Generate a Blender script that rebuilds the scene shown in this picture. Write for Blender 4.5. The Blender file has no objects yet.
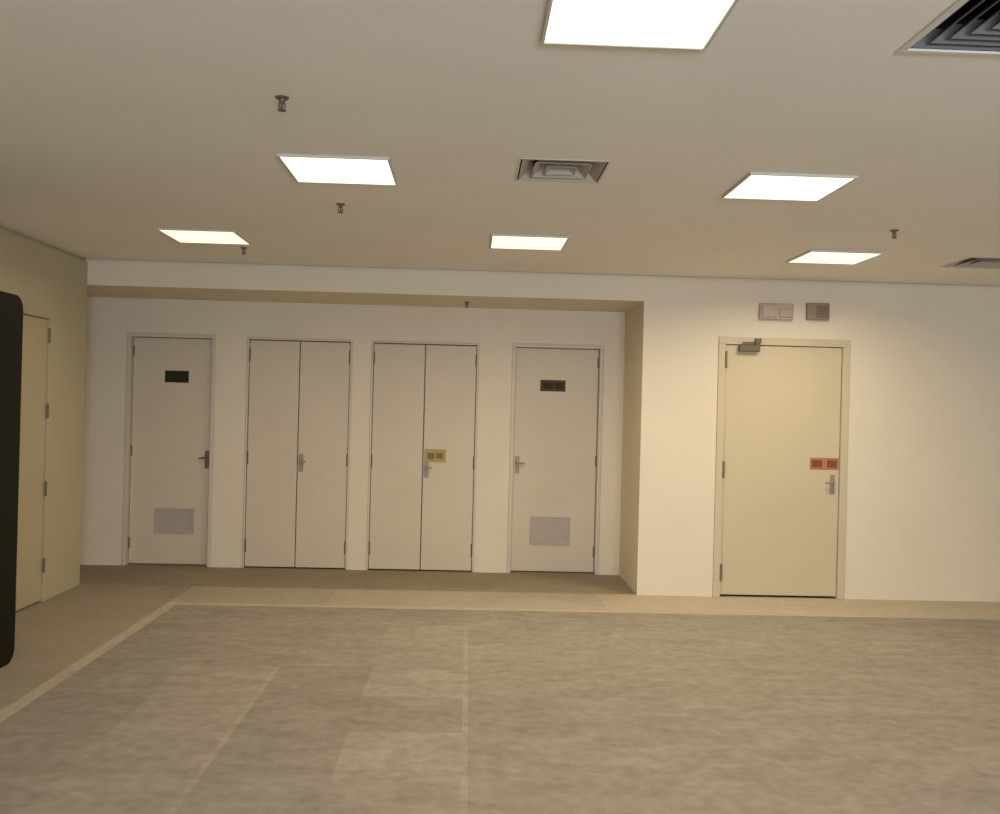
import bpy, bmesh, math, random
from mathutils import Matrix, Vector

C = bpy.context.scene.collection
SC = bpy.context.scene
PI = math.pi

# ------------------------------------------------------------------ camera
cd = bpy.data.cameras.new('camera')
cd.sensor_fit = 'HORIZONTAL'; cd.sensor_width = 36.0; cd.lens = 36.0 * 950 / 1000
cd.clip_start = 0.05
cam = bpy.data.objects.new('camera', cd); C.objects.link(cam)
rx = Vector((0.99914032, -0.03290837, 0.02521215))
dn = Vector((0.02524155, 0.00047824, -0.99968127))
fw = Vector((0.03288584, 0.99945826, 0.00130849))
CAM_H = 1.5076
cam.matrix_world = Matrix(((rx.x, -dn.x, -fw.x, 0), (rx.y, -dn.y, -fw.y, 0), (rx.z, -dn.z, -fw.z, CAM_H), (0, 0, 0, 1)))
SC.camera = cam

# ------------------------------------------------------------------ world, exposure
w = bpy.data.worlds.new('world'); SC.world = w; w.use_nodes = True
w.node_tree.nodes['Background'].inputs[0].default_value = (0.55, 0.68, 0.9, 1)
w.node_tree.nodes['Background'].inputs[1].default_value = 0.3
vs = SC.view_settings
vs.view_transform = 'Standard'; vs.look = 'None'; vs.gamma = 1; vs.use_curve_mapping = False
vs.exposure = 0.0

# ceiling light panels: x, y, strength  (each lamp's emission is in its own builder below)
LAMP_COL = (1.0, 0.82, 0.575, 1)
PANEL_GLOW = 2.2; FAR_GLOW = 1.32       # brightness of the diffuser sheet; the lamp's beam is the area light in ceiling_light()
BEAM_SPREAD = math.radians(162)
LAMPS = [
    (-0.640, 4.563, 10, 'square white ceiling light panel, front left, beside two small sprinklers'),
    (-1.818, 6.529, 9, 'square ceiling light panel above the green-signed door, leftmost of all'),
    (0.370, 6.368, 25, 'narrow-looking ceiling light panel over the room just beyond the middle air vent'),
    (1.528, 4.608, 8, 'square white ceiling light panel in front of the one above the cream door'),
    (2.533, 6.589, 24, 'square ceiling light panel above the cream door, farthest right of all'),
    (0.444, 2.633, 18, 'very large bright ceiling light panel cut off by the top of the picture'),
    (2.60, 2.633, 5, 'square white ceiling light panel beside the dark air vent, out of the picture'),
    (1.528, 0.70, 10, 'square white ceiling light panel right behind the camera position'),
    (3.69, 4.608, 8, 'square white ceiling light panel out of the picture to the right'),
    (-0.640, 0.70, 3, 'square white ceiling light panel left behind the camera position'),
]
# cool fill light added behind the camera, shining through an unseen added window
dl = bpy.data.lights.new('added_fill_light', 'AREA'); dl.shape = 'RECTANGLE'; dl.size = 2.4; dl.size_y = 1.4
dl.energy = 480; dl.color = (0.78, 0.87, 1.0)
dlo = bpy.data.objects.new('added_fill_light', dl); C.objects.link(dlo)
dlo.location = (1.2, -3.5, 1.3); dlo.rotation_euler = (PI / 2 + 0.42, 0, 0)   # shines towards +y

# ------------------------------------------------------------------ materials
def new_mat(name):
    m = bpy.data.materials.new(name); m.use_nodes = True
    nt = m.node_tree
    return m, nt, nt.nodes['Principled BSDF']

def N(nt, t, **k):
    n = nt.nodes.new(t)
    for a, v in k.items(): setattr(n, a, v)
    return n

def paint(name, col, rough=0.6, var=0.06, scale=2.0, bump=0.02, bscale=180, spec=0.3, metal=0.0):
    m, nt, b = new_mat(name)
    tc = N(nt, 'ShaderNodeTexCoord'); no = N(nt, 'ShaderNodeTexNoise')
    no.inputs['Scale'].default_value = scale; no.inputs['Detail'].default_value = 4
    nt.links.new(tc.outputs['Object'], no.inputs['Vector'])
    r = N(nt, 'ShaderNodeValToRGB')
    r.color_ramp.elements[0].position = 0.3; r.color_ramp.elements[1].position = 0.7
    r.color_ramp.elements[0].color = [c * (1 - var) for c in col[:3]] + [1]
    r.color_ramp.elements[1].color = [min(1, c * (1 + var)) for c in col[:3]] + [1]
    nt.links.new(no.outputs['Fac'], r.inputs['Fac']); nt.links.new(r.outputs['Color'], b.inputs['Base Color'])
    b.inputs['Roughness'].default_value = rough; b.inputs['Metallic'].default_value = metal
    b.inputs['Specular IOR Level'].default_value = spec
    if bump:
        n2 = N(nt, 'ShaderNodeTexNoise'); n2.inputs['Scale'].default_value = bscale
        nt.links.new(tc.outputs['Object'], n2.inputs['Vector'])
        bp = N(nt, 'ShaderNodeBump'); bp.inputs['Strength'].default_value = bump; bp.inputs['Distance'].default_value = 0.002
        nt.links.new(n2.outputs['Fac'], bp.inputs['Height']); nt.links.new(bp.outputs['Normal'], b.inputs['Normal'])
    return m

M = {}
M['wall'] = paint('wall_paint', (0.77, 0.685, 0.535), 0.75, 0.02)
M['wall_left'] = paint('olive_wall_light_falloff', (0.50, 0.445, 0.30), 0.75, 0.02)  # olive cream with the left side's light falloff darkened into it
M['wall_far'] = paint('bounce_cutting_taupe_paint', (0.42, 0.38, 0.32), 0.75, 0.02)  # unseen walls, toned down to cut bounce light at the right edge
M['ceiling'] = paint('ceiling_paint', (0.92, 0.885, 0.81), 0.85, 0.02)
M['door'] = paint('door_paint', (0.665, 0.578, 0.44), 0.5, 0.02)
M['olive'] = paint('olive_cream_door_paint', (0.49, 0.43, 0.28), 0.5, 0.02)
M['cream'] = paint('cream_door_paint', (0.61, 0.525, 0.355), 0.5, 0.02)
M['frame'] = paint('door_frame_paint', (0.64, 0.57, 0.475), 0.5, 0.02)
M['creamframe'] = paint('cream_frame_paint', (0.60, 0.515, 0.365), 0.5, 0.02)
M['metal'] = paint('brushed_metal', (0.34, 0.30, 0.22), 0.55, 0.05, 30, 0, metal=0.3)
M['hinge'] = paint('aged_hinge_metal', (0.20, 0.17, 0.11), 0.5, 0.1, 30, 0, metal=0.4)
M['closer'] = paint('bronze_closer', (0.16, 0.125, 0.075), 0.5, 0.08, 20, 0)
M['grille'] = paint('grille_paint', (0.47, 0.41, 0.35), 0.55, 0.03)
M['green'] = paint('dark_green_sign', (0.02, 0.023, 0.01), 0.7, 0.1, 20, 0)
M['brown'] = paint('dark_brown_sign', (0.095, 0.068, 0.04), 0.75, 0.1, 20, 0)
M['brownd'] = paint('darker_brown_print', (0.05, 0.033, 0.018), 0.75, 0.1, 20, 0)
M['yellow'] = paint('yellow_sticker', (0.42, 0.33, 0.07), 0.45, 0.06, 20, 0)
M['yellowd'] = paint('brown_print', (0.20, 0.14, 0.035), 0.45, 0.06, 20, 0)
M['red'] = paint('red_sticker', (0.46, 0.19, 0.125), 0.7, 0.05, 20, 0)
M['redd'] = paint('dark_red_print', (0.23, 0.07, 0.03), 0.7, 0.05, 20, 0)
M['boxpink'] = paint('pinkish_beige_plastic', (0.50, 0.405, 0.335), 0.5, 0.03)
M['boxpinkd'] = paint('pinkish_beige_lens', (0.44, 0.36, 0.30), 0.35, 0.03)
M['boxbrown'] = paint('brownish_grey_plastic', (0.30, 0.23, 0.165), 0.5, 0.05)
M['boxbrownd'] = paint('dark_brownish_grille', (0.21, 0.165, 0.10), 0.5, 0.05)
M['black'] = paint('black_lacquer', (0.006, 0.0065, 0.003), 0.5, 0.15, 8, 0.02, spec=0.12)
M['blackd'] = paint('black_handle', (0.02, 0.02, 0.018), 0.3, 0.1, 8, 0)
M['vent'] = paint('vent_frame_paint', (0.74, 0.70, 0.635), 0.6, 0.03)
M['louvre'] = paint('shaded_louvre_paint', (0.17, 0.17, 0.18), 0.8, 0.03)  # same louvres as the pale ones, with the shade between blades painted in
M['louvre_pale'] = paint('pale_louvre_paint', (0.50, 0.455, 0.40), 0.7, 0.03)
M['duct'] = paint('dark_duct', (0.018, 0.018, 0.02), 0.8, 0.1)
M['sprink'] = paint('sprinkler_bronze', (0.14, 0.115, 0.085), 0.45, 0.05, 30, 0, metal=0.3)
M['lampframe'] = paint('lamp_frame_white', (0.62, 0.59, 0.53), 0.5, 0.02)

def lamp_mat(name, s):
    m, nt, b = new_mat(name)
    b.inputs['Base Color'].default_value = (0.8, 0.8, 0.78, 1)
    b.inputs['Emission Color'].default_value = LAMP_COL
    b.inputs['Emission Strength'].default_value = s
    return m

def glass_mat():
    m, nt, b = new_mat('added_window_glass')
    b.inputs['Transmission Weight'].default_value = 1; b.inputs['Roughness'].default_value = 0; b.inputs['IOR'].default_value = 1.0
    return m
M['glass'] = glass_mat()

def floor_mat(name, lo, hi, sx, sy, tone=True):
    """worn floor finish: streaks drawn out along x, blotches, and a tone stored per tile"""
    m, nt, b = new_mat(name)
    tc = N(nt, 'ShaderNodeTexCoord')
    mp = N(nt, 'ShaderNodeMapping'); mp.inputs['Scale'].default_value = (sx, sy, 1)
    nt.links.new(tc.outputs['Object'], mp.inputs['Vector'])
    n1 = N(nt, 'ShaderNodeTexNoise'); n1.inputs['Scale'].default_value = 1; n1.inputs['Detail'].default_value = 6; n1.inputs['Roughness'].default_value = 0.62
    n1.inputs['Distortion'].default_value = 0.7
    nt.links.new(mp.outputs['Vector'], n1.inputs['Vector'])
    n2 = N(nt, 'ShaderNodeTexNoise'); n2.inputs['Scale'].default_value = 16; n2.inputs['Detail'].default_value = 5
    nt.links.new(tc.outputs['Object'], n2.inputs['Vector'])
    mx = N(nt, 'ShaderNodeMath', operation='MULTIPLY_ADD'); mx.inputs[1].default_value = 0.45
    nt.links.new(n2.outputs['Fac'], mx.inputs[0])
    m2 = N(nt, 'ShaderNodeMath', operation='MULTIPLY'); m2.inputs[1].default_value = 0.55
    nt.links.new(n1.outputs['Fac'], m2.inputs[0]); nt.links.new(m2.outputs[0], mx.inputs[2])
    r = N(nt, 'ShaderNodeValToRGB')
    r.color_ramp.elements[0].position = 0.36; r.color_ramp.elements[1].position = 0.64
    r.color_ramp.elements[0].color = list(lo) + [1]; r.color_ramp.elements[1].color = list(hi) + [1]
    nt.links.new(mx.outputs[0], r.inputs['Fac'])
    out = r.outputs['Color']
    if tone:
        at = N(nt, 'ShaderNodeAttribute', attribute_name='tone')
        vm = N(nt, 'ShaderNodeVectorMath', operation='SCALE')
        nt.links.new(out, vm.inputs[0]); nt.links.new(at.outputs['Fac'], vm.inputs['Scale'])
        out = vm.outputs['Vector']
    nt.links.new(out, b.inputs['Base Color'])
    b.inputs['Roughness'].default_value = 0.8; b.inputs['Specular IOR Level'].default_value = 0.2
    bp = N(nt, 'ShaderNodeBump'); bp.inputs['Strength'].default_value = 0.15; bp.inputs['Distance'].default_value = 0.003
    nt.links.new(n2.outputs['Fac'], bp.inputs['Height']); nt.links.new(bp.outputs['Normal'], b.inputs['Normal'])
    return m
M['tiles'] = floor_mat('worn_floor_tiles', (0.24, 0.212, 0.174), (0.34, 0.306, 0.254), 3.2, 6.5)
M['screed'] = floor_mat('bare_screed', (0.41, 0.355, 0.265), (0.50, 0.435, 0.33), 1.2, 1.6)
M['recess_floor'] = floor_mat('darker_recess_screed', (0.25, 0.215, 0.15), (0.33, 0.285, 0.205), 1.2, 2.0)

# ------------------------------------------------------------------ mesh helpers
def box(bm, x0, x1, y0, y1, z0, z1):
    v = [bm.verts.new(p) for p in ((x0,y0,z0),(x1,y0,z0),(x1,y1,z0),(x0,y1,z0),(x0,y0,z1),(x1,y0,z1),(x1,y1,z1),(x0,y1,z1))]
    fs = [bm.faces.new([v[i] for i in q]) for q in ((3,2,1,0),(4,5,6,7),(0,1,5,4),(1,2,6,5),(2,3,7,6),(3,0,4,7))]
    return v, fs

def bbox(bm, x0, x1, y0, y1, z0, z1, r=0.003, seg=2):
    v, fs = box(bm, x0, x1, y0, y1, z0, z1)
    es = list({e for f in fs for e in f.edges})
    bmesh.ops.bevel(bm, geom=es, offset=r, segments=seg, affect='EDGES', profile=0.5)

def cyl(bm, p0, p1, r0, r1=None, n=20):
    r1 = r0 if r1 is None else r1
    p0, p1 = Vector(p0), Vector(p1); d = (p1 - p0)
    q = d.to_track_quat('Z', 'Y')
    a, b = [], []
    for i in range(n):
        t = 2 * PI * i / n
        u = q @ Vector((math.cos(t), math.sin(t), 0))
        a.append(bm.verts.new(p0 + u * r0)); b.append(bm.verts.new(p1 + u * r1))
    for i in range(n):
        j = (i + 1) % n
        bm.faces.new((a[i], a[j], b[j], b[i]))
    bm.faces.new(a[::-1]); bm.faces.new(b)

def obj(name, bm, mat, parent=None, smooth=False, label=None):
    bmesh.ops.recalc_face_normals(bm, faces=bm.faces)
    me = bpy.data.meshes.new(name); bm.to_mesh(me); bm.free()
    for m in (mat if isinstance(mat, list) else [mat]): me.materials.append(m)
    if smooth:
        for p in me.polygons: p.use_smooth = True
    o = bpy.data.objects.new(name, me); C.objects.link(o)
    if parent: o.parent = parent
    if label: o['label'] = label
    return o

def B(fn, *a, **k):
    bm = bmesh.new(); fn(bm, *a, **k); return bm

def tag(o, label, cat, group=None, kind=None):
    o['label'] = label; o['category'] = cat
    if group: o['group'] = group
    if kind: o['kind'] = kind
    return o

def empty(name, loc, rz=0.0):
    o = bpy.data.objects.new(name, None); C.objects.link(o)
    o.location = loc; o.rotation_euler = (0, 0, rz); o.empty_display_size = 0.1
    return o

def copy_tree(o, parent=None):
    c = o.copy(); C.objects.link(c); c.parent = parent
    for ch in list(o.children): copy_tree(ch, c)
    return c

# ------------------------------------------------------------------ room dimensions
H = 2.6314          # ceiling
XL = -3.10          # left wall face
XR = 6.0            # right wall face
YB = -3.0           # wall behind the camera
YF = 7.77           # front wall face (cream door) and header above the recess
YR = 8.70           # back wall of the recess
XC = 1.42           # right corner of the recess
ZS = 2.419          # underside of the header / recess ceiling
XRL = -3.85         # left end of the recess, hidden by the left wall
TH = 0.15

# ------------------------------------------------------------------ floor
TILE = 0.535; TX0 = 0.02; TY0 = 7.08
def build_floor():
    random.seed(11)
    xs = [XRL - TH, XL, -2.20, TX0 - 4 * TILE]
    k = -3
    while TX0 + k * TILE < XR: xs.append(TX0 + k * TILE); k += 1
    xs.append(XR + TH)
    ys = []
    y = TY0
    while y > YB: ys.append(y); y -= TILE
    ys.append(YB - TH); ys = ys[::-1]
    ys += [7.16, YF + 0.02, YR + TH + 0.12]
    S = 0.014
    seams = {round(TX0 - 2 * TILE, 3): 5.2, round(TX0, 3): 6.2}
    for sx in seams: xs += [sx - S, sx + S]
    xs = [x for x in sorted(xs) if round(x, 3) not in seams]
    bm = bmesh.new(); fl = bm.faces.layers.float.new('tone')
    # tone of single tiles read off the photograph: (column from x=TX0, row from y=TY0) -> tone
    fixed = {(-1, 1): 1.06, (-1, 2): 1.0, (-1, 3): 1.07, (-1, 4): 0.93, (-1, 5): 1.12, (-1, 6): 1.02, (-1, 7): 1.1,
             (-2, 1): 0.98, (-2, 2): 0.96, (-2, 3): 0.92, (-2, 4): 0.9, (-2, 5): 0.93, (-2, 6): 0.96,
             (-3, 2): 0.98, (-3, 3): 1.06, (-3, 4): 1.05, (-3, 5): 1.03, (-3, 6): 1.05,
             (-4, 2): 0.95, (-4, 3): 0.97, (-4, 4): 0.93, (-4, 5): 0.96,
             (0, 3): 1.0, (0, 4): 0.95, (0, 5): 1.0, (0, 6): 0.98}
    for i in range(len(xs) - 1):
        for j in range(len(ys) - 1):
            x0, x1, y0, y1 = xs[i], xs[i+1], ys[j], ys[j+1]
            cx, cy = (x0 + x1) / 2, (y0 + y1) / 2
            f = bm.faces.new([bm.verts.new(p) for p in ((x0,y0,0),(x1,y0,0),(x1,y1,0),(x0,y1,0))])
            t = 1.0; mi = 1
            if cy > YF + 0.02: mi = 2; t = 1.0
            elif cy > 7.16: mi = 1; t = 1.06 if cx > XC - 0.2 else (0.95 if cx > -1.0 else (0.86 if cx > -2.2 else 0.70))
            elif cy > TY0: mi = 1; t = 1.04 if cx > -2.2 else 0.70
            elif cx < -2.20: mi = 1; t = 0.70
            elif cx < TX0 - 4 * TILE: mi = 1; t = 0.95
            else:
                mi = 0
                c, r = math.floor((cx - TX0) / TILE), math.floor((TY0 - cy) / TILE)
                t = fixed.get((c, r), 0.975 + 0.05 * random.Random(c * 97 + r * 31).random())
                for sx, ymax in seams.items():
                    if abs(cx - sx) < S * 0.9 and cy < ymax + TILE / 2: t = 1.13
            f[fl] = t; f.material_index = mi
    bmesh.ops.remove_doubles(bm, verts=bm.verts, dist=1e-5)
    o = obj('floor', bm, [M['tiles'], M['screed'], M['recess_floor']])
    s = o.modifiers.new('thick', 'SOLIDIFY'); s.thickness = 0.1; s.offset = -1
    return tag(o, 'worn beige tiled floor of the empty room with bare strips by the walls', 'floor', kind='structure')
build_floor()

# ------------------------------------------------------------------ ceiling with openings for the air vents
VENTS = [(0.405, 4.46, 0.40), (1.56, 2.58, 0.52), (3.66, 6.66, 0.44)]
def build_ceiling():
    xs = sorted([XRL - TH, XR + TH] + [v for x, y, s in VENTS for v in (x - s/2, x + s/2)])
    ys = sorted([YB - TH, YF + 0.05] + [v for x, y, s in VENTS for v in (y - s/2, y + s/2)])
    bm = bmesh.new()
    for i in range(len(xs) - 1):
        for j in range(len(ys) - 1):
            cx, cy = (xs[i] + xs[i+1]) / 2, (ys[j] + ys[j+1]) / 2
            if any(abs(cx - x) < s/2 and abs(cy - y) < s/2 for x, y, s in VENTS): continue
            bm.faces.new([bm.verts.new(p) for p in ((xs[i],ys[j],H),(xs[i],ys[j+1],H),(xs[i+1],ys[j+1],H),(xs[i+1],ys[j],H))])
    bmesh.ops.remove_doubles(bm, verts=bm.verts, dist=1e-5)
    for f in bm.faces:
        if f.normal.z > 0: f.normal_flip()
    me = bpy.data.meshes.new('ceiling'); bm.to_mesh(me); bm.free(); me.materials.append(M['ceiling'])
    o = bpy.data.objects.new('ceiling', me); C.objects.link(o)
    s = o.modifiers.new('thick', 'SOLIDIFY'); s.thickness = 0.06; s.offset = -1
    return tag(o, 'plain off white plaster ceiling holding the light panels', 'ceiling', kind='structure')
build_ceiling()

# ------------------------------------------------------------------ walls
G1, G2 = 0.030, 0.022        # shadow gap between wall and ceiling
def wall_with_openings(bm, x0, x1, y0, y1, top, opens):
    """wall along x with full-height pieces, lintels over the openings"""
    x = x0
    for a, b, z in sorted(opens):
        box(bm, x, a, y0, y1, 0, top); box(bm, a, b, y0, y1, z, top); x = b
    box(bm, x, x1, y0, y1, 0, top)

# door table: centre x, opening width, opening height (frame outer)
D_GREEN = (-2.705, 0.80, 2.11)
D_CUP1 = (-1.548, 0.955, 2.098)
D_CUP2 = (-0.408, 0.985, 2.098)
D_BROWN = (0.808, 0.845, 2.11)
D_CREAM = (2.595, 1.10, 2.145)
D_LEFT = (6.63, 1.03, 2.135)      # along the left wall

bm = bmesh.new()
wall_with_openings(bm, XC + 0.0, XR + TH, YF, YF + 0.12, H - G2, [(D_CREAM[0] - D_CREAM[1]/2, D_CREAM[0] + D_CREAM[1]/2, D_CREAM[2])])
box(bm, XC, XR + TH, YF + 0.12, YF + 0.17, 0, H - G2)
box(bm, XL - 0.12, XR + TH, YF + 0.03, YF + 0.10, H - G1, H - 0.0005)
box(bm, XL - 0.05, XC, YF, YF + 0.12, ZS, H - G2)              # header over the recess
o = obj('wall_front', bm, M['wall']); tag(o, 'long cream wall with the cream door and the header over the recess', 'wall', kind='structure')

bm = bmesh.new()
wall_with_openings(bm, XRL, XC, YR, YR + 0.12, ZS + 0.1, [(d[0] - d[1]/2, d[0] + d[1]/2, d[2]) for d in (D_GREEN, D_CUP1, D_CUP2, D_BROWN)])
box(bm, XRL, XC, YR + 0.12, YR + 0.20, 0, ZS + 0.1)
o = obj('wall_back', bm, M['wall']); tag(o, 'back wall of the shallow recess holding two doors and two double doors', 'wall', kind='structure')

bm = bmesh.new()
box(bm, XC, XC + TH, YF + 0.17, YR + 0.20, 0, ZS + 0.1)
o = obj('wall_recess_right', bm, M['wall']); tag(o, 'narrow side wall at the right end of the recess', 'wall', kind='structure')

bm = bmesh.new(); box(bm, XRL, XC, YF + 0.12, YR, ZS, ZS + 0.1)
o = obj('ceiling_recess', bm, M['wall']); tag(o, 'low ceiling of the shallow recess', 'ceiling', kind='structure')

bm = bmesh.new()
# left wall, opening along y
a, b = D_LEFT[0] - D_LEFT[1]/2, D_LEFT[0] + D_LEFT[1]/2
box(bm, XL - 0.12, XL, YB, a, 0, H - G1); box(bm, XL - 0.12, XL, a, b, D_LEFT[2], H - G1); box(bm, XL - 0.12, XL, b, YF, 0, H - G1)
box(bm, XL - 0.18, XL - 0.12, YB, YF, 0, H - G1)
box(bm, XL - 0.12, XL - 0.03, YB, YF + 0.03, H - G1, H - 0.0005)
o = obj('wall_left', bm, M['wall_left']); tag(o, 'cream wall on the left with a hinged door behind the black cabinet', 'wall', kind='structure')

bm = bmesh.new(); box(bm, XRL - TH, XRL, YF - 0.0, YR + 0.2, 0, ZS + 0.1); box(bm, XRL, XL - 0.18, YF - 0.05, YF, 0, ZS + 0.1)
o = obj('wall_recess_left', bm, M['wall']); tag(o, 'hidden left end wall of the recess', 'wall', kind='structure')

bm = bmesh.new(); box(bm, XR, XR + TH, YB, YF, 0, H)
o = obj('wall_right', bm, M['wall_far']); tag(o, 'plain unseen wall to the right, taupe added to cut bounced light', 'wall', kind='structure')

bm = bmesh.new()
WX0, WX1, WZ0, WZ1 = 0.2, 2.6, 0.9, 2.3
box(bm, XL - 0.18, WX0, YB - TH, YB, 0, H); box(bm, WX1, XR + TH, YB - TH, YB, 0, H)
box(bm, WX0, WX1, YB - TH, YB, 0, WZ0); box(bm, WX0, WX1, YB - TH, YB, WZ1, H)
o = obj('wall_rear', bm, M['wall_far']); tag(o, 'wall behind the camera with a window opening added for fill light', 'wall', kind='structure')
win = empty('added_window_1', ((WX0 + WX1)/2, YB, WZ0)); tag(win, 'unseen window added behind the camera for cool fill light', 'window', kind='structure')  # opening and frame added only to carry the fill light
bm = bmesh.new(); hw = (WX1 - WX0)/2; hh = WZ1 - WZ0
box(bm, -hw, hw, -0.10, -0.04, 0, 0.05); box(bm, -hw, hw, -0.10, -0.04, hh - 0.05, hh)
for x in (-hw, -0.025, hw - 0.05): box(bm, x, x + 0.05, -0.10, -0.04, 0.05, hh - 0.05)
obj('added_window_frame', bm, M['lampframe'], win)

# ------------------------------------------------------------------ doors
def lever(parent, x, z, side, yf=0.0, plate=True, L=0.11, mat='metal'):
    """lever handle on face y=yf (room side is -y); lever points towards side"""
    bm = bmesh.new()
    if plate: bbox(bm, x - 0.02, x + 0.02, yf - 0.006, yf, z - 0.10, z + 0.06, 0.003)
    cyl(bm, (x, yf - 0.004, z), (x, yf - 0.05, z), 0.010)
    cyl(bm, (x - side * 0.008, yf - 0.046, z), (x + side * L, yf - 0.046, z - 0.006), 0.010, 0.008)
    cyl(bm, (x, yf - 0.003, z - 0.065), (x, yf - 0.010, z - 0.065), 0.009)
    return obj('lever_handle', bm, M[mat], parent, label='grey metal lever handle on a slim plate')

def hinge(parent, x, z, yf, L=0.10, r=0.007, mat='hinge'):
    bm = bmesh.new()
    for k in range(3):
        cyl(bm, (x, yf - 0.004, z - L/2 + k * L/3 + 0.001), (x, yf - 0.004, z - L/2 + (k + 1) * L/3 - 0.001), r, n=14)
    bbox(bm, x - 0.012, x + 0.012, yf - 0.003, yf + 0.001, z - L/2, z + L/2, 0.0008, 1)
    return obj('hinge', bm, M[mat], parent)

def sign(parent, name, x, z, wd, ht, yf, mat, patches=(), pmat=None, label=None):
    o = obj(name, B(bbox, x - wd/2, x + wd/2, yf - 0.004, yf + 0.0005, z - ht/2, z + ht/2, 0.0015), M[mat], parent, label=label)
    if patches:
        bm = bmesh.new()
        for u0, u1, v0, v1 in patches:
            bbox(bm, x - wd/2 + u0*wd, x - wd/2 + u1*wd, yf - 0.0048, yf - 0.0035, z - ht/2 + v0*ht, z - ht/2 + v1*ht, 0.0003, 1)
        obj('printed_patch', bm, M[pmat], o)
    return o

def grille(parent, x, z, wd, ht, yf):
    bm = bmesh.new()
    f = 0.018
    for a in ((x - wd/2, x + wd/2, z - ht/2, z - ht/2 + f), (x - wd/2, x + wd/2, z + ht/2 - f, z + ht/2),
              (x - wd/2, x - wd/2 + f, z - ht/2 + f, z + ht/2 - f), (x + wd/2 - f, x + wd/2, z - ht/2 + f, z + ht/2 - f)):
        bbox(bm, a[0], a[1], yf - 0.010, yf, a[2], a[3], 0.002, 1)
    n = 9; pitch = (ht - 2*f) / n
    for k in range(n):                                   # chevron louvre slats
        z0 = z - ht/2 + f + k * pitch
        vs = [(yf - 0.010, z0), (yf - 0.002, z0 + pitch * 0.7), (yf + 0.0, z0 + pitch * 0.7), (yf - 0.008, z0)]
        L = [[bm.verts.new((xx, yy, zz)) for yy, zz in vs] for xx in (x - wd/2 + f, x + wd/2 - f)]
        for i in range(4):
            j = (i + 1) % 4; bm.faces.new((L[0][i], L[0][j], L[1][j], L[1][i]))
        bm.faces.new(L[0][::-1]); bm.faces.new(L[1])
    return obj('vent_grille', bm, M['grille'], parent, label='louvred vent grille low on the door')

def frame_bm(W, Hh, fwid, proud, depth, gapx=0.0):
    bm = bmesh.new()
    g = 0.001
    for s in (-1, 1):
        x0, x1 = sorted((s * (W/2 - g), s * (W/2 - fwid)))
        bbox(bm, x0, x1, -proud, depth, 0, Hh - fwid, 0.003, 1)
    bbox(bm, -W/2 + g, W/2 - g, -proud, depth, Hh - fwid, Hh - g, 0.003, 1)
    return bm

GAP = 0.004
def single_door(name, loc, W, Hh, rz=0, fwid=0.035, proud=0.0, inset=0.06, leafmat='door', framemat='frame', hinge_side=-1, hinges=(1.95, 1.04, 0.2), botgap=0.012):
    t = empty(name, loc, rz)
    obj('door_frame', frame_bm(W, Hh, fwid, proud, 0.115), M[framemat], t)
    hw = W/2 - fwid - GAP
    leaf = obj('door_leaf', B(bbox, -hw, hw, inset, inset + 0.04, botgap, Hh - fwid - GAP, 0.003), M[leafmat], t)
    for z in hinges: hinge(leaf, hinge_side * (hw + GAP/2), z, inset)
    return t, leaf, hw

def double_door(name, loc, W, Hh, inset=0.012, fwid=0.02, botgap=0.012):
    t = empty(name, loc)
    obj('door_frame', frame_bm(W, Hh, fwid, 0.0, 0.115), M['frame'], t)
    hw = W/2 - fwid - 0.005
    leaves = []
    for s in (-1, 1):
        x0, x1 = sorted((s * hw, s * 0.004))
        lf = obj('door_leaf', B(bbox, x0, x1, inset, inset + 0.035, botgap, Hh - fwid - 0.009, 0.004), M['door'], t)
        for z in (1.94, 1.0, 0.2): hinge(lf, s * (hw + 0.0035), z, inset, 0.12)
        leaves.append(lf)
    return t, leaves, hw

# 1: left door of the recess, dark green sign
t, leaf, hw = single_door('door_1', (D_GREEN[0], YR, 0), D_GREEN[1], D_GREEN[2], inset=0.07, hinge_side=-1)
tag(t, 'beige door with a small dark green sign and low vent grille', 'door', kind='structure')
lever(leaf, hw - 0.035, 0.99, -1, 0.07, L=0.06, mat='hinge')
sign(leaf, 'sign_plate', 0.035, 1.722, 0.215, 0.108, 0.07, 'green', label='small dark green sign plate')
grille(leaf, 0.045, 0.405, 0.36, 0.23, 0.07)

# 2, 3: double doors
t, lv, hw = double_door('door_2', (D_CUP1[0], YR, 0), D_CUP1[1], D_CUP1[2])
tag(t, 'beige double door without a sticker, next to the green-signed door', 'double door', kind='structure')
lever(lv[1], 0.035, 0.985, 1, 0.012, L=0.05)
t, lv, hw = double_door('door_3', (D_CUP2[0], YR, 0), D_CUP2[1], D_CUP2[2])
tag(t, 'beige double door with a small yellow sticker on its right leaf', 'double door', kind='structure')
lever(lv[1], 0.035, 0.955, 1, 0.012, L=0.05)
sign(lv[1], 'sticker', 0.112, 1.058, 0.195, 0.120, 0.012 - 0.0, 'yellow', ((0.14, 0.48, 0.25, 0.72), (0.54, 0.86, 0.28, 0.72)), 'yellowd', 'small yellow sticker with brown print')

# 4: right door of the recess, brown sign
t, leaf, hw = single_door('door_4', (D_BROWN[0], YR, 0), D_BROWN[1], D_BROWN[2], inset=0.07, hinge_side=1)
tag(t, 'beige door with a small dark brown sign and low vent grille', 'door', kind='structure')
lever(leaf, -hw + 0.035, 1.01, 1, 0.07, L=0.07)
sign(leaf, 'sign_plate', -0.035, 1.728, 0.235, 0.105, 0.07, 'brown', ((0.10, 0.50, 0.22, 0.78), (0.58, 0.92, 0.25, 0.75)), 'brownd', 'small dark brown sign plate')
grille(leaf, -0.03, 0.385, 0.37, 0.26, 0.07)

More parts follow.
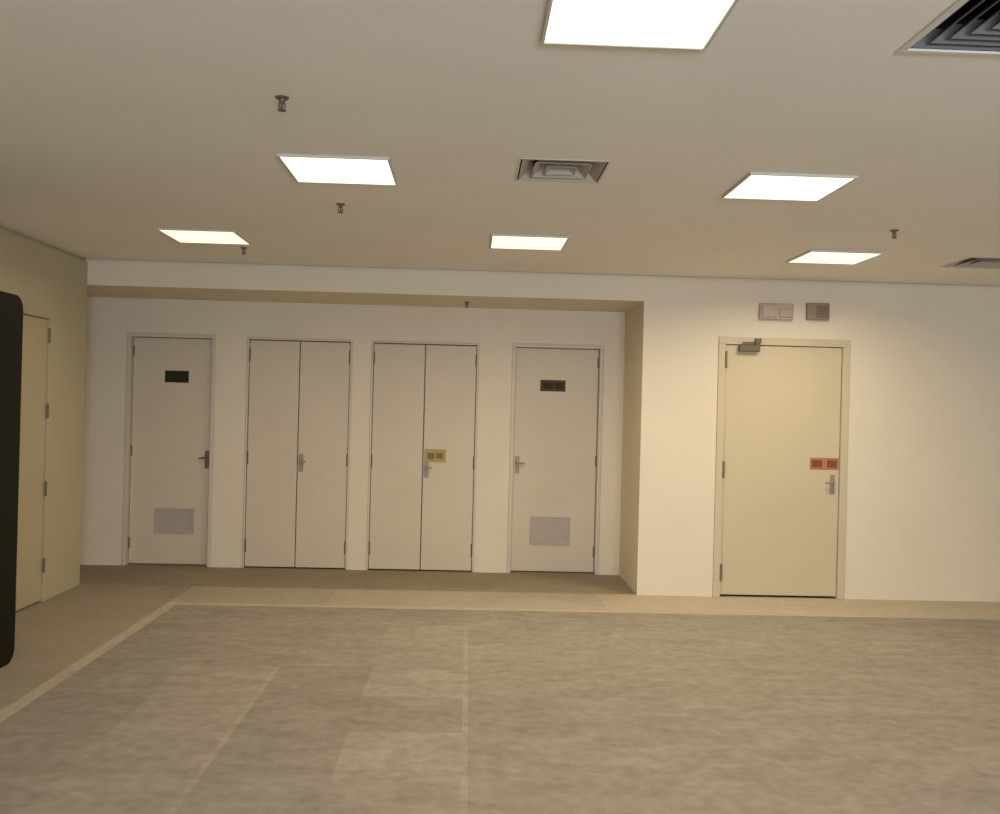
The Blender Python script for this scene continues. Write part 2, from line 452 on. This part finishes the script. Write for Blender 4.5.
# 5: cream door on the front wall
t, leaf, hw = single_door('door_5', (D_CREAM[0], YF, 0), D_CREAM[1], D_CREAM[2], fwid=0.062, proud=0.012, inset=0.008, leafmat='cream', framemat='creamframe', hinge_side=-1, hinges=(), botgap=0.018)
tag(t, 'cream door with a red sticker and dark door closer', 'door', kind='structure')
for z in (1.955, 1.05, 0.2): hinge(leaf, -(hw + 0.003), z, -0.006, 0.14, 0.010)
lever(leaf, hw - 0.055, 0.965, -1, 0.008, L=0.07)
sign(leaf, 'sticker', 0.358, 1.116, 0.240, 0.098, 0.008, 'red', ((0.06, 0.42, 0.18, 0.80), (0.60, 0.94, 0.18, 0.80)), 'redd', 'red sticker with darker print')
bm = bmesh.new()
bbox(bm, -0.385, -0.215, -0.052, 0.008, 2.025, 2.078, 0.006)
cyl(bm, (-0.24, -0.03, 2.078), (-0.24, -0.03, 2.098), 0.014)
cl = obj('door_closer', bm, M['closer'], leaf, label='dark bronze door closer')
bm = bmesh.new()
bbox(bm, -0.36, -0.225, -0.040, -0.022, 2.094, 2.104, 0.002, 1)
bbox(bm, -0.255, -0.205, -0.045, -0.0125, 2.094, 2.135, 0.003, 1)
obj('closer_arm', bm, M['closer'], cl)

# 6: door in the left wall, hinges on its far side
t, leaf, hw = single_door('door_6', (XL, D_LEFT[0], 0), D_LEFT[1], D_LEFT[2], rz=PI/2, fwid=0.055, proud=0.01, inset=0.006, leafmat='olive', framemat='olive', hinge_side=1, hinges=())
tag(t, 'yellowish door in the left wall partly hidden by the black cabinet', 'door', kind='structure')
for z in (1.96, 1.405, 0.835, 0.27): hinge(leaf, hw + 0.003, z, -0.006, 0.11, 0.008)

# ------------------------------------------------------------------ black cabinet at the left edge
def build_cabinet():
    x0, x1, y0, y1 = XL + 0.03, -2.55, 4.45, 5.50
    t = empty('tall_cabinet', ((x0 + x1)/2, (y0 + y1)/2, 0), PI/2)
    tag(t, 'tall black round-edged cabinet at the left edge of the picture', 'cabinet')
    L, D, Z = y1 - y0, x1 - x0, 2.075
    # local: x along the wall (world +y), -y towards the room
    bm = bmesh.new(); bbox(bm, -L/2, L/2, -D/2 + 0.03, D/2, 0.0, Z, 0.07, 6)
    obj('body', bm, M['black'], t)
    for s in (-1, 1):
        xa, xb = sorted((s * (L/2), s * 0.004))
        bm = bmesh.new(); v, fs = box(bm, xa, xb, -D/2, -D/2 + 0.028, 0.0, Z)
        es = [e for f in fs for e in f.edges if all(abs(vv.co.x - s * L/2) < 1e-4 for vv in e.verts) and abs(e.verts[0].co.z - e.verts[1].co.z) < 1e-4]
        bmesh.ops.bevel(bm, geom=list(set(es)), offset=0.085, segments=7, affect='EDGES', profile=0.5)
        d = obj('door', bm, M['black'], t)
        bm = bmesh.new(); hx = s * 0.05
        cyl(bm, (hx, -D/2 - 0.03, 0.9), (hx, -D/2 - 0.03, 1.2), 0.008)
        for z in (0.93, 1.17): cyl(bm, (hx, -D/2, z), (hx, -D/2 - 0.03, z), 0.006)
        obj('handle', bm, M['blackd'], d)
build_cabinet()

# ------------------------------------------------------------------ boxes above the cream door
t = empty('emergency_light', (2.51, YF, 2.362)); tag(t, 'pale pinkish beige wide box on the wall above the cream door', 'emergency light')
bm = bmesh.new()
bbox(bm, -0.14, 0.14, -0.05, 0, -0.068, 0.066, 0.008)
obj('housing', bm, M['boxpink'], t)
obj('lamp_cover', B(bbox, -0.128, -0.01, -0.066, -0.049, -0.055, 0.055, 0.008), M['boxpinkd'], t)
obj('lamp_cover', B(bbox, 0.015, 0.128, -0.062, -0.049, -0.05, 0.025, 0.008), M['boxpinkd'], t)

t = empty('alarm_box', (2.857, YF, 2.371)); tag(t, 'small brownish grey square box above the right end of the cream door', 'wall box')
obj('housing', B(bbox, -0.094, 0.094, -0.045, 0, -0.07, 0.07, 0.008), M['boxbrown'], t)
bm = bmesh.new()
for k in range(6):
    z = -0.052 + k * 0.017
    bbox(bm, -0.02, 0.078, -0.050, -0.044, z, z + 0.010, 0.002, 1)
obj('speaker_grille', bm, M['boxbrownd'], t)

# ------------------------------------------------------------------ ceiling lights
def ceiling_light(x, y, s, label):
    S = 0.4845
    t = empty('ceiling_light', (x, y, H)); tag(t, label, 'ceiling light', 'square ceiling light panels')
    bm = bmesh.new(); a, b = S/2, S/2 + 0.012
    for q in ((-b, b, -b, -a), (-b, b, a, b), (-b, -a, -a, a), (a, b, -a, a)): bbox(bm, *q, -0.014, -0.0005, 0.002, 1)
    obj('frame', bm, M['lampframe'], t)
    obj('light_diffuser', B(box, -a, a, -a, a, -0.010, -0.001), lamp_mat('lamp_glow', FAR_GLOW if y > 6 else PANEL_GLOW), t)
    ld = bpy.data.lights.new('lamp_beam', 'AREA'); ld.shape = 'SQUARE'; ld.size = S - 0.02; ld.energy = s; ld.color = LAMP_COL[:3]
    ld.spread = BEAM_SPREAD
    lo = bpy.data.objects.new('lamp_beam', ld); C.objects.link(lo); lo.parent = t; lo.location = (0, 0, -0.012)
for a in LAMPS: ceiling_light(*a)

# ------------------------------------------------------------------ four-way air vents
def air_vent(x, y, s, label):
    t = empty('air_vent', (x, y, H)); tag(t, label, 'air vent', 'square ceiling air vents')
    a = s/2 - 0.002; fl = 0.022 if s > 0.5 else 0.012; zt = 0.04 if s > 0.5 else 0.05
    bm = bmesh.new()
    for q in ((-a - fl, a + fl, -a - fl, -a), (-a - fl, a + fl, a, a + fl), (-a - fl, -a, -a, a), (a, a + fl, -a, a)): bbox(bm, *q, -0.008 if s > 0.5 else -0.003, -0.0005, 0.001, 1)
    obj('frame', bm, M['vent'], t)
    bm = bmesh.new()                                    # open-bottomed dark plenum
    box(bm, -a, a, -a, a, 0.155, 0.16)
    for q in ((-a, a, -a, -a + 0.004), (-a, a, a - 0.004, a), (-a, -a + 0.004, -a, a), (a - 0.004, a, -a, a)): box(bm, *q, 0.0, 0.155)
    obj('duct', bm, M['duct'], t)
    n = 6 if s > 0.5 else 3; pitch = (a - 0.02) / n
    for k in range(n):                                  # square louvre rings flaring outwards as they come down
        ro = 0.02 + (k + 1) * pitch - 0.12 * pitch; ri = max(0.010, ro - pitch * 1.0)
        bm = bmesh.new(); rings = []
        for r, z in ((ro, -0.002), (ri, zt), (ri * 0.98 - 0.002, zt), (ro - 0.004, -0.002)):
            rings.append([bm.verts.new((sx * r, sy * r, z)) for sx, sy in ((-1,-1),(1,-1),(1,1),(-1,1))])
        for i in range(4):
            A, Bq = rings[i], rings[(i + 1) % 4]
            for j in range(4):
                jj = (j + 1) % 4; bm.faces.new((A[j], A[jj], Bq[jj], Bq[j]))
        obj('louvre', bm, M['louvre'] if s > 0.5 else M['louvre_pale'], t)
    return t
VL = ['square louvred air vent in the middle of the ceiling between two light panels',
      'large dark louvred air vent in the top right corner of the ceiling',
      'faint air vent on the ceiling near the right wall edge, right of the cream door']
for (x, y, s), l in zip(VENTS, VL): air_vent(x, y, s, l)

# ------------------------------------------------------------------ sprinklers
def make_sprinkler():
    t = empty('sprinkler', (0, 0, 0))
    bm = bmesh.new(); cyl(bm, (0,0,-0.0005), (0,0,-0.006), 0.026, 0.022, 24); obj('escutcheon', bm, M['sprink'], t)
    bm = bmesh.new()
    cyl(bm, (0,0,-0.005), (0,0,-0.022), 0.012, 0.010, 16)
    for s in (-1, 1):
        cyl(bm, (s*0.009,0,-0.02), (s*0.012,0,-0.034), 0.003, n=8); cyl(bm, (s*0.012,0,-0.034), (0,0,-0.046), 0.003, n=8)
    cyl(bm, (0,0,-0.022), (0,0,-0.046), 0.004, n=10)
    obj('body', bm, M['sprink'], t)
    bm = bmesh.new(); cyl(bm, (0,0,-0.046), (0,0,-0.049), 0.016, 0.016, 24); obj('deflector', bm, M['sprink'], t)
    return t
SP = [(-0.715, 3.52, H, 'small dark sprinkler on the ceiling nearest the camera, in front of a light panel'),
      (-0.747, 5.36, H, 'small sprinkler on the ceiling just beyond the front left light panel'),
      (2.516, 5.60, H, 'small sprinkler on the ceiling between the two right light panels'),
      (-1.666, 6.98, H, 'tiny sprinkler on the ceiling at the far corner of the leftmost light panel'),
      (-0.038, 8.22, ZS, 'tiny sprinkler under the low recess ceiling above the yellow-stickered double door')]
proto = make_sprinkler()
for i, (x, y, z, l) in enumerate(SP):
    o = proto if i == 0 else copy_tree(proto)
    o.location = (x, y, z); tag(o, l, 'sprinkler', 'ceiling sprinklers')
